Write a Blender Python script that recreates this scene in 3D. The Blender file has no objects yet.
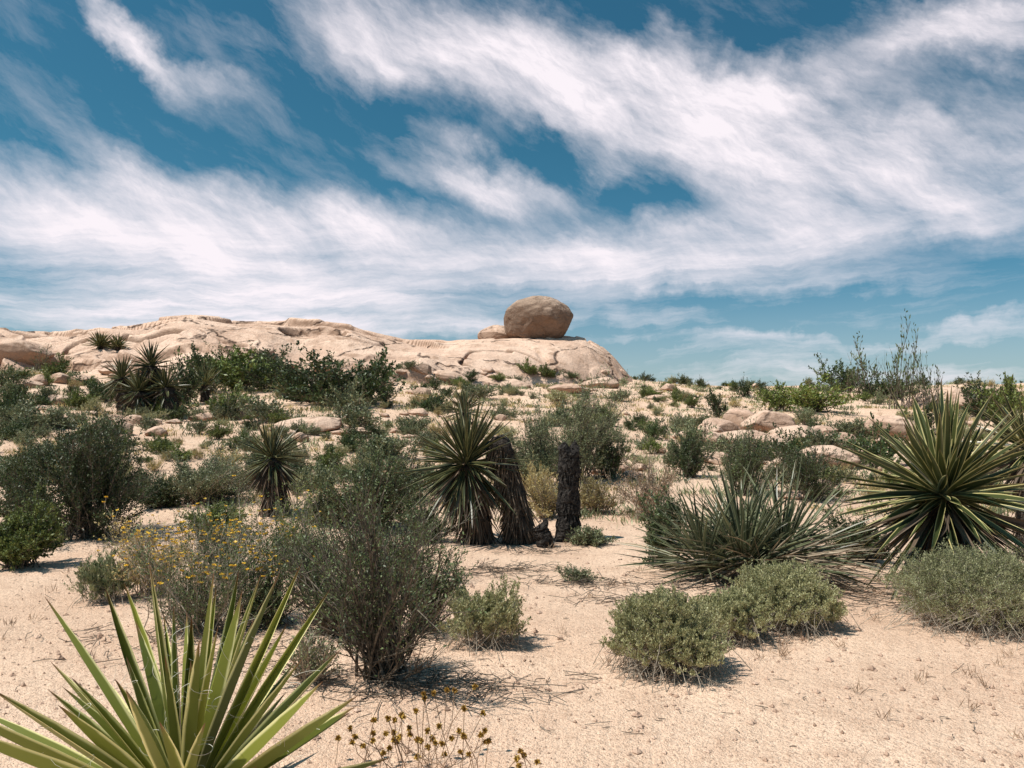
import bpy, math, numpy as np
from mathutils import Vector
rng=np.random.default_rng(7)
sc=bpy.context.scene
COL=sc.collection
F=804.0; CZ=1.6; PITCH=math.atan(36/F)

# ------------------------------------------------ noise
def _h(ix,iy,iz):
    n=(ix*374761393+iy*668265263+iz*1274126177)&0xFFFFFFFF
    n=((n^(n>>13))*1274126177)&0xFFFFFFFF
    n=(n^(n>>16))&0xFFFFFFFF
    return n/4294967295.0
def vn(x,y,z=0.0):
    x=np.asarray(x,float);y=np.asarray(y,float);z=np.asarray(z,float)+np.zeros_like(x)
    ix=np.floor(x).astype(np.int64);iy=np.floor(y).astype(np.int64);iz=np.floor(z).astype(np.int64)
    fx=x-ix;fy=y-iy;fz=z-iz
    fx=fx*fx*(3-2*fx);fy=fy*fy*(3-2*fy);fz=fz*fz*(3-2*fz)
    r=0
    for a in(0,1):
        for b in(0,1):
            for c in(0,1):
                w=(fx if a else 1-fx)*(fy if b else 1-fy)*(fz if c else 1-fz)
                r=r+w*_h(ix+a,iy+b,iz+c)
    return r*2-1
def fbm(x,y,z=0.0,o=4):
    r=0;a=1;s=0
    for i in range(o):
        r=r+a*vn(x*2**i+i*17.3,y*2**i+i*5.1,np.asarray(z)*2**i);s+=a;a*=.5
    return r/s
def sst(a,b,x):
    t=np.clip((x-a)/(b-a),0,1);return t*t*(3-2*t)

# ------------------------------------------------ terrain
DS=np.array([0,7,10.7,15,20,30,40,50,60,75,110,200,2500.])
ZC=np.array([
 [0,0,.10,.60,1.30,2.6,3.9,5.1,6.2,5.0,-3,-10,-10],
 [0,0,.09,.50,1.10,2.15,3.25,4.5,5.6,4.6,-3,-10,-10],
 [0,0,0,.24,.68,1.65,2.75,3.8,4.9,4.0,-4,-10,-10],
 [0,0,0,.15,.5,1.25,2.25,3.2,4.1,3.4,-4,-10,-10],
 [0,0,0,.20,.5,1.25,2.2,3.3,4.3,3.8,-4,-10,-10]])
SS=(np.array([0,256,512,768,1024])-512)/F
def ground(x,y):
    x=np.asarray(x,float);y=np.asarray(y,float)
    x,y=np.broadcast_arrays(x,y)
    s=np.clip(x/np.maximum(y,8),SS[0],SS[-1])
    k=np.clip((s-SS[0])/(SS[1]-SS[0]),0,3.9999)
    i=np.floor(k).astype(int);f=k-i;f=f*f*(3-2*f)
    rows=np.stack([np.interp(y,DS,r) for r in ZC])
    z0=np.take_along_axis(rows,i[None],0)[0];z1=np.take_along_axis(rows,(i+1)[None],0)[0]
    z=z0*(1-f)+z1*f
    amp=.05+.38*sst(12,50,y)
    z=z+amp*fbm(x*.16+3,y*.16+9)+.035*fbm(x*1.3,y*1.3)
    return z
CP=np.array([-150,0,60,130,160,190,250,320,370,405,430,455,485,520,570,592,610,628,650,700])
CR=np.array([345,340,342,335,326,324,328,331,341,350,350,344,341,340,338,343,355,377,402,430])
def rocktop(x,y):
    px=512+F*x/y
    row=(np.interp(px-6,CP,CR)+np.interp(px,CP,CR)+np.interp(px+6,CP,CR))/3
    zc=CZ+60*(420-row)/F
    toe=46+2.5*vn(px*.02,0)+1.5*np.interp(px,[300,450,640],[0,0,4])
    zt=ground(x,y*0+47)-.8
    k=(y-toe)/(60-toe)
    z=np.where(k>0,zt+(zc-zt)*(1-np.abs(1-np.clip(k,0,1))**1.7),zt+k*4)
    z=z-np.where(y>60,((y-60)/9)**2*3,0)
    dome=sst(425,455,px)          # smooth dome under the boulder
    n=fbm(x*.05+5,y*.11,1.5,3)
    q=n*5.0+x*.08+y*.05; fq=q-np.floor(q)
    st=(np.floor(q)+sst(0,.07,fq))
    n2=fbm(x*.11+45,y*.2,4.5,2);q2=n2*3-x*.05;f2=q2-np.floor(q2);st2=np.floor(q2)+sst(0,.08,f2)
    m=sst(58.5,61,y)
    r1=np.abs(fbm(x*.09+31,y*.16+4,.7,3))
    cr=-.6*(1-sst(0,.022,r1))
    z=z+(1-m*.6)*(.66*(st-q)*(1-.75*dome)+.20*(st2-q2)*(1-.3*dome)+.34*fbm(x*.2,y*.26,0.3,2)*(1-.5*dome)+.05*fbm(x*1.1,y*1.1,2,4)+cr*(1-.3*dome))
    return z
def top(x,y):
    g=ground(x,y)
    yy=np.maximum(y,30)
    r=np.where((y>44)&(y<72)&(x/yy<.2),rocktop(x,yy),-99)
    return np.maximum(g,r)
dd=np.concatenate([np.linspace(1.5,20,600),np.linspace(20.05,66,700)])
_sg=np.linspace(-.8,.8,520)
_TG=top((_sg[:,None]*dd[None]),np.broadcast_to(dd,(520,len(dd))))
def ray(px,py):
    a=(px-512)/F;c=(384-py)/F
    return a/(math.cos(PITCH)-c*math.sin(PITCH)),(math.sin(PITCH)+c*math.cos(PITCH))/(math.cos(PITCH)-c*math.sin(PITCH))
def hit(px,py):
    sx,sz=ray(px,py)
    j=int(np.clip(round((sx+.8)/1.6*519),0,519))
    t=_TG[j];zr=CZ+sz*dd
    w=np.where(zr<t)[0]
    i=int(np.argmin(zr-t+(dd<30)*99)) if len(w)==0 else w[0]
    return sx*dd[i],dd[i],float(top(sx*dd[i],dd[i]))

# ------------------------------------------------ mesh builder
class MB:
    def __init__(s): s.V=[];s.F=[];s.C=[];s.M=[];s.n=0
    def add(s,V,Fc,C,m=0):
        V=np.asarray(V,float).reshape(-1,3);Fc=np.asarray(Fc,np.int64)
        s.V.append(V);s.F.append(Fc+s.n);s.n+=len(V)
        C=np.asarray(C,float)
        s.C.append(np.broadcast_to(C,(len(V),3)));s.M.append((m,len(Fc)))
    def mesh(s,name,mats,smooth=False):
        me=bpy.data.meshes.new(name)
        V=np.concatenate(s.V);me.vertices.add(len(V));me.vertices.foreach_set('co',V.ravel())
        tot=np.concatenate([np.full(len(f),f.shape[1]) for f in s.F])
        li=np.concatenate([f.ravel() for f in s.F])
        me.loops.add(len(li));me.loops.foreach_set('vertex_index',li.astype(np.int32))
        me.polygons.add(len(tot))
        st=np.concatenate([[0],np.cumsum(tot)[:-1]])
        me.polygons.foreach_set('loop_start',st.astype(np.int32))
        me.polygons.foreach_set('loop_total',tot.astype(np.int32))
        me.polygons.foreach_set('material_index',np.concatenate([np.full(n,m) for m,n in s.M]).astype(np.int32))
        me.polygons.foreach_set('use_smooth',np.full(len(tot),smooth))
        for m in mats: me.materials.append(m)
        me.update(calc_edges=True)
        ca=me.color_attributes.new('Col','FLOAT_COLOR','POINT')
        c=np.ones((len(V),4));c[:,:3]=np.concatenate(s.C);ca.data.foreach_set('color',c.ravel())
        return me
def nrm(v): return v/np.maximum(np.linalg.norm(v,axis=-1,keepdims=True),1e-9)
def tubes(mb,P,R,sides=4,m=0,rnd=None,g=None):
    N,K,_=P.shape
    T=nrm(np.gradient(P,axis=1))
    ref=np.where(np.abs(T[...,2:3])>.9,np.array([1.,0,0]),np.array([0,0,1.]))
    A=nrm(np.cross(T,ref));B=np.cross(T,A)
    an=np.linspace(0,2*np.pi,sides,endpoint=False)
    V=P[:,:,None]+R[:,:,None,None]*(A[:,:,None]*np.cos(an)[:,None]+B[:,:,None]*np.sin(an)[:,None])
    idx=np.arange(N*K*sides).reshape(N,K,sides)
    a=idx[:,:-1];b=idx[:,1:]
    Q=np.stack([a,np.roll(a,-1,2),np.roll(b,-1,2),b],-1).reshape(-1,4)
    c=np.zeros((N,K,sides,3));c[...,0]=(rng.random(N) if rnd is None else rnd)[:,None,None];c[...,1]=np.linspace(0,1,K)[None,:,None]
    mb.add(V,Q,c.reshape(-1,3),m)
TT=np.array([0,.12,.3,.5,.7,.85,.95,1]);WW=np.array([.62,.75,.95,1,.78,.45,.18,.012])
def blades(mb,base,d,L,W,droop,fold=.35,m=0,roll=.4,twist=0.0,rnd=None,wob=0):
    N=len(L);d=nrm(d)
    ref=np.where(np.abs(d[:,2:3])>.97,np.array([1.,0,0]),np.array([0,0,1.]))
    S=nrm(np.cross(d,ref));Nn=np.cross(S,d)
    r=rng.normal(0,roll,N)[:,None]
    S,Nn=S*np.cos(r)+Nn*np.sin(r),Nn*np.cos(r)-S*np.sin(r)
    K=len(TT);t=TT[None,:,None]
    P=base[:,None]+d[:,None]*L[:,None,None]*t
    P=P-np.array([0,0,1.])*(droop*L)[:,None,None]*t**2
    side=rng.normal(0,wob,N)
    P=P+S[:,None]*(side*L)[:,None,None]*t**2
    w=W[:,None]*WW[None]*.5
    tw=(rng.normal(0,twist,N)[:,None]*TT[None])[...,None]
    S2=S[:,None]*np.cos(tw)+Nn[:,None]*np.sin(tw);N2=Nn[:,None]*np.cos(tw)-S[:,None]*np.sin(tw)
    up=N2*w[...,None]*fold
    V=np.stack([P-S2*w[...,None]+up,P-up,P+S2*w[...,None]+up],2)
    idx=np.arange(N*K*3).reshape(N,K,3)
    a=idx[:,:-1,:-1];b=idx[:,:-1,1:];c=idx[:,1:,1:];e=idx[:,1:,:-1]
    Q=np.stack([a,b,c,e],-1).reshape(-1,4)
    C=np.zeros((N,K,3,3));C[...,0]=(rng.random(N) if rnd is None else rnd)[:,None,None];C[...,1]=TT[None,:,None];C[...,2]=np.array([1,0,1.])
    mb.add(V,Q,C.reshape(-1,3),m)
def leaves(mb,p,d,L,W,m=0,rnd=None):
    N=len(p);d=nrm(d);S=nrm(np.cross(d,rng.normal(0,1,(N,3))))
    L=L[:,None];W=W[:,None] if np.ndim(W) else W
    V=np.stack([p,p+d*L*.45+S*W*.5,p+d*L,p+d*L*.45-S*W*.5],1)
    C=np.zeros((N,4,3));C[...,0]=(rng.random(N) if rnd is None else rnd)[:,None];C[:,:,1]=np.array([0,.5,1,.5])
    mb.add(V,np.arange(N*4).reshape(N,4),C.reshape(-1,3),m)

# ------------------------------------------------ materials
def newmat(name):
    m=bpy.data.materials.new(name);m.use_nodes=True;nt=m.node_tree;nt.nodes.clear()
    return m,nt
def N_(nt,t,**k):
    n=nt.nodes.new(t)
    for a,b in k.items():setattr(n,a,b)
    return n
def mixc(nt,fac,a,b,bt='MIX'):
    n=nt.nodes.new('ShaderNodeMix');n.data_type='RGBA';n.blend_type=bt
    for s,v in((n.inputs[0],fac),(n.inputs[6],a),(n.inputs[7],b)):
        if isinstance(v,bpy.types.NodeSocket):nt.links.new(v,s)
        elif isinstance(v,(int,float)):s.default_value=v
        else:s.default_value=(*v,1)
    return n.outputs[2]
def mth(nt,op,a,b=None,c=None,clamp=False):
    n=nt.nodes.new('ShaderNodeMath');n.operation=op;n.use_clamp=clamp
    for i,v in enumerate((a,b,c)):
        if v is None:continue
        if isinstance(v,bpy.types.NodeSocket):nt.links.new(v,n.inputs[i])
        else:n.inputs[i].default_value=v
    return n.outputs[0]
def mrange(nt,v,a,b,c=0,d=1,smooth=True):
    n=nt.nodes.new('ShaderNodeMapRange');n.interpolation_type='SMOOTHSTEP' if smooth else 'LINEAR'
    nt.links.new(v,n.inputs[0]);
    for i,x in enumerate((a,b,c,d)):n.inputs[i+1].default_value=x
    return n.outputs[0]
def noise(nt,vec,scale,detail=4,rough=.5,dist=0):
    n=N_(nt,'ShaderNodeTexNoise');n.inputs['Scale'].default_value=scale;n.inputs['Detail'].default_value=detail
    n.inputs['Roughness'].default_value=rough;n.inputs['Distortion'].default_value=dist
    if vec is not None:nt.links.new(vec,n.inputs['Vector'])
    return n.outputs['Fac']
def foliage(name,c1,c2,edge=None,tip=None,base=None,trans=.14,rough=.5,var=.3,er=(.78,.97)):
    m,nt=newmat(name)
    at=N_(nt,'ShaderNodeAttribute',attribute_name='Col')
    sp=N_(nt,'ShaderNodeSeparateColor');nt.links.new(at.outputs['Color'],sp.inputs[0])
    R,G,B=sp.outputs
    c=mixc(nt,R,c1,c2)
    if edge:c=mixc(nt,mrange(nt,B,er[0],er[1]),c,edge)
    if tip:c=mixc(nt,mrange(nt,G,.86,1),c,tip)
    if base:c=mixc(nt,mrange(nt,G,.22,0),c,base)
    oi=N_(nt,'ShaderNodeObjectInfo')
    v=mrange(nt,oi.outputs['Random'],0,1,1-var,1+var,False)
    cc=N_(nt,'ShaderNodeCombineColor')
    for i in range(3):nt.links.new(v,cc.inputs[i])
    c=mixc(nt,1.0,c,cc.outputs[0],'MULTIPLY')
    p=N_(nt,'ShaderNodeBsdfPrincipled');p.inputs['Roughness'].default_value=rough;p.inputs['Specular IOR Level'].default_value=.45
    nt.links.new(c,p.inputs['Base Color'])
    out=p.outputs[0]
    if trans>0:
        tr=N_(nt,'ShaderNodeBsdfTranslucent');nt.links.new(c,tr.inputs[0])
        ms=N_(nt,'ShaderNodeMixShader');ms.inputs[0].default_value=trans
        nt.links.new(p.outputs[0],ms.inputs[1]);nt.links.new(tr.outputs[0],ms.inputs[2]);out=ms.outputs[0]
    o=N_(nt,'ShaderNodeOutputMaterial');nt.links.new(out,o.inputs[0])
    return m
def barkm(name,c1,c2,scale=14,bump=.5):
    m,nt=newmat(name)
    tc=N_(nt,'ShaderNodeTexCoord')
    f=mrange(nt,noise(nt,tc.outputs['Object'],scale,3,.6),.3,.7)
    c=mixc(nt,f,c1,c2)
    p=N_(nt,'ShaderNodeBsdfPrincipled');p.inputs['Roughness'].default_value=.85;p.inputs['Specular IOR Level'].default_value=.15
    nt.links.new(c,p.inputs['Base Color'])
    if bump:
        b=N_(nt,'ShaderNodeBump');b.inputs['Strength'].default_value=bump;b.inputs['Distance'].default_value=.02;nt.links.new(f,b.inputs['Height']);nt.links.new(b.outputs[0],p.inputs['Normal'])
    o=N_(nt,'ShaderNodeOutputMaterial');nt.links.new(p.outputs[0],o.inputs[0]);return m
def rockm(name,c1,c2,c3,sc_=1.0,crack=1.0,bump=.55,stain=.85):
    m,nt=newmat(name)
    g=N_(nt,'ShaderNodeNewGeometry');pos=g.outputs['Position']
    big=noise(nt,pos,.30*sc_,5,.6,.8);mid=noise(nt,pos,1.2*sc_,5,.62);fine=noise(nt,pos,9*sc_,4,.75)
    c=mixc(nt,mrange(nt,big,.42,.58),c1,c2)
    c=mixc(nt,mrange(nt,mid,.51,.68,0,stain),c,c3)
    c=mixc(nt,mrange(nt,fine,.45,.68,0,.5),c,tuple(x*.5 for x in c2))
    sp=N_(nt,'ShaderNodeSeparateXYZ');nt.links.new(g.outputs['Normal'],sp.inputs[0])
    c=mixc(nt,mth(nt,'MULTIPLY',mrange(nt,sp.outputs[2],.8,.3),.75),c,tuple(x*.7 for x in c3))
    vo=N_(nt,'ShaderNodeTexVoronoi');vo.feature='DISTANCE_TO_EDGE';vo.inputs['Scale'].default_value=.22*sc_
    mp=N_(nt,'ShaderNodeMapping');mp.inputs['Scale'].default_value=(.5,1,1.6);
    wv=N_(nt,'ShaderNodeVectorMath',operation='ADD');nz=N_(nt,'ShaderNodeTexNoise');nz.inputs['Scale'].default_value=.7*sc_;nz.inputs['Detail'].default_value=3
    nt.links.new(pos,nz.inputs['Vector']);nt.links.new(pos,wv.inputs[0])
    ws=N_(nt,'ShaderNodeVectorMath',operation='SCALE');ws.inputs['Scale'].default_value=1.6/sc_;nt.links.new(nz.outputs['Color'],ws.inputs[0]);nt.links.new(ws.outputs[0],wv.inputs[1])
    nt.links.new(wv.outputs[0],mp.inputs['Vector']);nt.links.new(mp.outputs[0],vo.inputs['Vector'])
    cr=mrange(nt,vo.outputs['Distance'],0,.03)
    crm=mth(nt,'MULTIPLY',mth(nt,'SUBTRACT',1,cr),.9*crack)
    crm=mth(nt,'MULTIPLY',crm,mrange(nt,mid,.42,.54))
    c=mixc(nt,crm,c,(.06,.035,.025))
    h=mth(nt,'ADD',mth(nt,'MULTIPLY',mid,.7),mth(nt,'MULTIPLY',fine,.2))
    h=mth(nt,'SUBTRACT',h,mth(nt,'MULTIPLY',crm,.5))
    b=N_(nt,'ShaderNodeBump');b.inputs['Strength'].default_value=bump;b.inputs['Distance'].default_value=.5/sc_
    nt.links.new(h,b.inputs['Height'])
    p=N_(nt,'ShaderNodeBsdfPrincipled');p.inputs['Roughness'].default_value=.9;p.inputs['Specular IOR Level'].default_value=.15
    nt.links.new(c,p.inputs['Base Color']);nt.links.new(b.outputs[0],p.inputs['Normal'])
    o=N_(nt,'ShaderNodeOutputMaterial');nt.links.new(p.outputs[0],o.inputs[0]);return m
def sandm():
    m,nt=newmat('sand')
    g=N_(nt,'ShaderNodeNewGeometry');pos=g.outputs['Position']
    big=noise(nt,pos,.45,5,.65,.6);mid=noise(nt,pos,3.2,5,.7);fine=noise(nt,pos,26,3,.8);gr=noise(nt,pos,95,2,.75)
    c=mixc(nt,mrange(nt,big,.38,.62),(.90,.64,.47),(.78,.53,.38))
    c=mixc(nt,mrange(nt,mid,.47,.70,0,.6),c,(.63,.41,.285))
    c=mixc(nt,mrange(nt,fine,.48,.70,0,.55),c,(.47,.295,.20))
    c=mixc(nt,mrange(nt,gr,.57,.67,0,.7),c,(.27,.165,.11))
    c=mixc(nt,mrange(nt,gr,.44,.34,0,.7),c,(.95,.77,.60))
    h=mth(nt,'ADD',mth(nt,'MULTIPLY',mid,1.5),mth(nt,'ADD',mth(nt,'MULTIPLY',fine,.9),mth(nt,'MULTIPLY',gr,.35)))
    b=N_(nt,'ShaderNodeBump');b.inputs['Strength'].default_value=.8;b.inputs['Distance'].default_value=.05
    nt.links.new(h,b.inputs['Height'])
    p=N_(nt,'ShaderNodeBsdfPrincipled');p.inputs['Roughness'].default_value=.95;p.inputs['Specular IOR Level'].default_value=.1
    nt.links.new(c,p.inputs['Base Color']);nt.links.new(b.outputs[0],p.inputs['Normal'])
    o=N_(nt,'ShaderNodeOutputMaterial');nt.links.new(p.outputs[0],o.inputs[0]);return m
M={}
M['sand']=sandm()
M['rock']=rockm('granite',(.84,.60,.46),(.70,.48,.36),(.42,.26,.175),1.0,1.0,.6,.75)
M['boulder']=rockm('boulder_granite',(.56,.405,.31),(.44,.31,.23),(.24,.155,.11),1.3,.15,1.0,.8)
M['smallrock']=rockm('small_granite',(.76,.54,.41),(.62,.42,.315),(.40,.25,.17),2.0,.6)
M['twig']=barkm('twig_bark',(.21,.17,.13),(.46,.39,.31),30,0)
M['twigdark']=barkm('shaded_twig_bark',(.05,.042,.033),(.22,.18,.14),30,0)  # twig colour darkened to stand in for shade inside the bushes
M['trunk']=barkm('fibrous_trunk',(.022,.018,.016),(.085,.07,.058),22,1)
M['char']=barkm('charred_trunk',(.012,.010,.010),(.065,.055,.048),22,1)
M['creo']=foliage('creosote_leaf',(.014,.030,.011),(.115,.16,.05))
M['green']=foliage('green_leaf',(.045,.08,.016),(.27,.31,.08))
M['grey']=foliage('grey_sage_leaf',(.06,.08,.036),(.34,.36,.19))
M['airy']=foliage('airy_bush_leaf',(.026,.045,.016),(.20,.25,.10))
M['pale']=foliage('pale_mat_leaf',(.22,.22,.085),(.60,.57,.31),tip=(.82,.76,.48),var=.1)
M['paledark']=foliage('mat_leaf',(.15,.16,.065),(.48,.47,.25),tip=(.68,.63,.40),var=.1)
M['ochre']=foliage('ochre_leaf',(.32,.25,.095),(.64,.52,.24))
M['dry']=foliage('dry_twig_leaf',(.30,.19,.12),(.54,.38,.25))
M['flower']=foliage('yellow_flower',(.72,.42,.03),(.90,.64,.08),trans=.1,var=.05)
M['seed']=foliage('brown_seed_head',(.20,.10,.03),(.62,.40,.08),trans=0,var=.05)
M['yuc']=foliage('yucca_leaf',(.012,.024,.009),(.085,.10,.030),edge=(.68,.60,.27),tip=(.16,.09,.05),base=(.20,.20,.10),rough=.36,trans=.08,var=.1,er=(.70,.97))
M['yucdark']=foliage('dark_yucca_leaf',(.012,.020,.009),(.07,.08,.03),edge=(.42,.38,.17),tip=(.16,.09,.05),base=(.18,.17,.09),rough=.4,trans=.08,var=.1,er=(.75,1.0))
M['yucfg']=foliage('bright_yucca_leaf',(.05,.075,.012),(.30,.32,.06),edge=(.92,.85,.42),tip=(.22,.10,.05),base=(.50,.47,.17),rough=.34,trans=.10,var=.05,er=(.70,.92))
M['nol']=foliage('narrow_yucca_leaf',(.018,.032,.013),(.22,.24,.125),edge=(.46,.44,.28),tip=(.45,.37,.25),rough=.42,trans=.1,var=.1)
M['dead']=foliage('dead_yucca_leaf',(.04,.029,.02),(.22,.155,.105),trans=0,rough=.8,var=.15)
M['straw']=foliage('pale_dead_leaf',(.16,.12,.08),(.54,.44,.32),trans=0,rough=.8,var=.15)
M['fibre']=foliage('pale_leaf_fibre',(.6,.57,.46),(.8,.75,.65),trans=0,var=.0)

# ------------------------------------------------ object helpers
def obj(name,me,parent=None,loc=(0,0,0),**props):
    o=bpy.data.objects.new(name,me);COL.objects.link(o);o.location=loc
    if parent is not None:o.parent=parent
    for k,v in props.items():o[k]=v
    return o
def thing(name,loc,parts,label,category,group=None,rotz=0):
    e=bpy.data.objects.new(name,None);COL.objects.link(e);e.location=loc;e.rotation_euler[2]=rotz
    e.empty_display_size=.2;e['label']=label;e['category']=category
    if group:e['group']=group
    for pn,me in parts:obj(pn,me,e)
    return e

# ------------------------------------------------ ground
def build_ground():
    n=600
    u=np.linspace(-6.1,6.1,n);X=4.5*np.sinh(u);v=np.linspace(-5.2,6.3,n);Y=8+4.5*np.sinh(v)
    gx,gy=np.meshgrid(X,Y)
    gz=ground(gx,gy)
    V=np.stack([gx,gy,gz],-1).reshape(-1,3);i=np.arange(n*n).reshape(n,n)
    Q=np.stack([i[:-1,:-1],i[:-1,1:],i[1:,1:],i[1:,:-1]],-1).reshape(-1,4)
    mb=MB();mb.add(V,Q,(0,0,0));return mb.mesh('ground',[M['sand']],True)
obj('ground',build_ground(),kind='structure')
def build_outcrop():
    ns,ny=900,340
    s=np.linspace(-.85,.19,ns);y=np.linspace(43,72,ny)
    gs,gy=np.meshgrid(s,y);gx=gs*gy;gz=rocktop(gx,gy)
    V=np.stack([gx,gy,gz],-1).reshape(-1,3);i=np.arange(ns*ny).reshape(ny,ns)
    Q=np.stack([i[:-1,:-1],i[:-1,1:],i[1:,1:],i[1:,:-1]],-1).reshape(-1,4)
    mb=MB();mb.add(V,Q,(0,0,0));return mb.mesh('rock_hill',[M['rock']],True)
obj('rock_hill',build_outcrop(),kind='structure')

# ------------------------------------------------ boulders
import bmesh
def ico(sub):
    bm=bmesh.new();bmesh.ops.create_icosphere(bm,subdivisions=sub,radius=1)
    V=np.array([v.co[:] for v in bm.verts]);Fc=np.array([[v.index for v in f.verts] for f in bm.faces]);bm.free();return V,Fc
I6=ico(6);I4=ico(5)
def rock_mesh(seed,dim,mat,planes=9,amp=.12,hi=True,chop=(.72,.95),rough=.035):
    V,Fc=I6 if hi else I4
    r=np.random.default_rng(seed);V=V.copy()
    V*= (1+amp*fbm(V[:,0]*1.3+seed,V[:,1]*1.3,V[:,2]*1.3,3))[:,None]
    for k in range(planes):
        n=nrm(r.normal(0,1,3));h=r.uniform(*chop);d=V@n
        ex=np.maximum(d-h,0);V-=(ex*.85)[:,None]*n
    V*=(1+rough*fbm(V[:,0]*4+seed,V[:,1]*4,V[:,2]*4,4))[:,None]
    V=V*np.array(dim)/2
    mb=MB();mb.add(V,Fc,(0,0,0));return mb.mesh('boulder',[mat],True)
bz=CZ+59.5*(420-321.5)/F
bb=obj('balanced_boulder',rock_mesh(5,(5.3,4.8,3.85),M['boulder'],10,.10,True,(.84,.97),.05),loc=((538-512)/F*59.5,59.5,bz),
  label='huge rounded brown boulder balanced on a smooth granite dome',category='boulder')
bb.rotation_euler=(0,math.radians(-6),0)
b2=obj('boulder',rock_mesh(11,(2.8,2,1.7),M['smallrock'],6,.12),loc=((496-512)/F*61,61,CZ+61*(420-336)/F),
  label='smaller tan boulder resting beside the balanced boulder',category='boulder')
rocks=[rock_mesh(20+i,(1,1,1),M['smallrock'],11,.2,False,(.6,.9)) for i in range(8)]
def put_rock(px,row,w,h,i=0,depth=1.0,label='low rounded granite rock on sandy desert ground',rot=None):
    x,y,z=hit(px,row);s=y/F
    y2=y+w*s*.3*depth;x=x*y2/y
    o=obj('boulder',rocks[i%8],loc=(x,y2,z+h*s*.28),label=label,category='boulder',group='granite boulders scattered on the slope')
    o.scale=(w*s*1.1,w*s*depth,h*s*1.4);o.rotation_euler=(rng.uniform(-.15,.15),rng.uniform(-.15,.15),rng.uniform(-.5,.5) if rot is None else rot)
    return o
for a in [(16,362,60,26,0),(44,366,36,16,2),(-10,352,40,20,3),(310,432,84,15,3),(350,436,40,9,4),
  (720,438,40,20,0),(745,432,44,24,6),(768,434,50,24,1),(792,446,48,22,2),(745,446,60,16,3),(712,446,36,14,7),(775,450,50,14,5),
          (818,440,40,18,4),(838,448,36,16,6),(830,468,60,22,5),(800,470,36,14,0),(862,462,30,14,1),(940,412,60,26,2),(978,412,60,26,3),(895,440,60,24,5),
          (668,391,16,8,1),(600,388,36,12,2),(655,400,24,7,4),(570,394,40,10,0),(505,388,50,10,2),(450,382,44,12,5),
          (710,432,22,10,0),(560,640,6,3,1),(420,395,26,8,3),(380,385,30,10,1),(120,376,36,11,2),(170,380,40,9,3),(220,374,30,9,6),(330,374,40,10,7),(280,370,30,8,0),
          (795,500,24,9,2),(820,490,30,10,3),(610,420,18,6,0),(130,480,20,7,4),(20,470,20,8,2),(85,385,30,10,5),(30,388,30,9,6)]:
    put_rock(*a)
for i in range(36): # rubble along the foot of the rock
    px=rng.uniform(0,640);w=rng.lognormal(2.5,.45)
    put_rock(px,rng.uniform(370,388),w,w*rng.uniform(.35,.55),int(rng.integers(8)))
c_=0
while c_<150:
    px=rng.uniform(-30,1050);row=rng.uniform(386,480);x,y,z=hit(px,row)
    if y<14 or y>63 or z>float(ground(x,y))+.05 or vn(x*.15+7,y*.15+3)<.0:continue
    w=rng.lognormal(-1.1,.55)*F/y;put_rock(px,row,w,w*rng.uniform(.3,.5),int(rng.integers(8)));c_+=1

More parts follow.
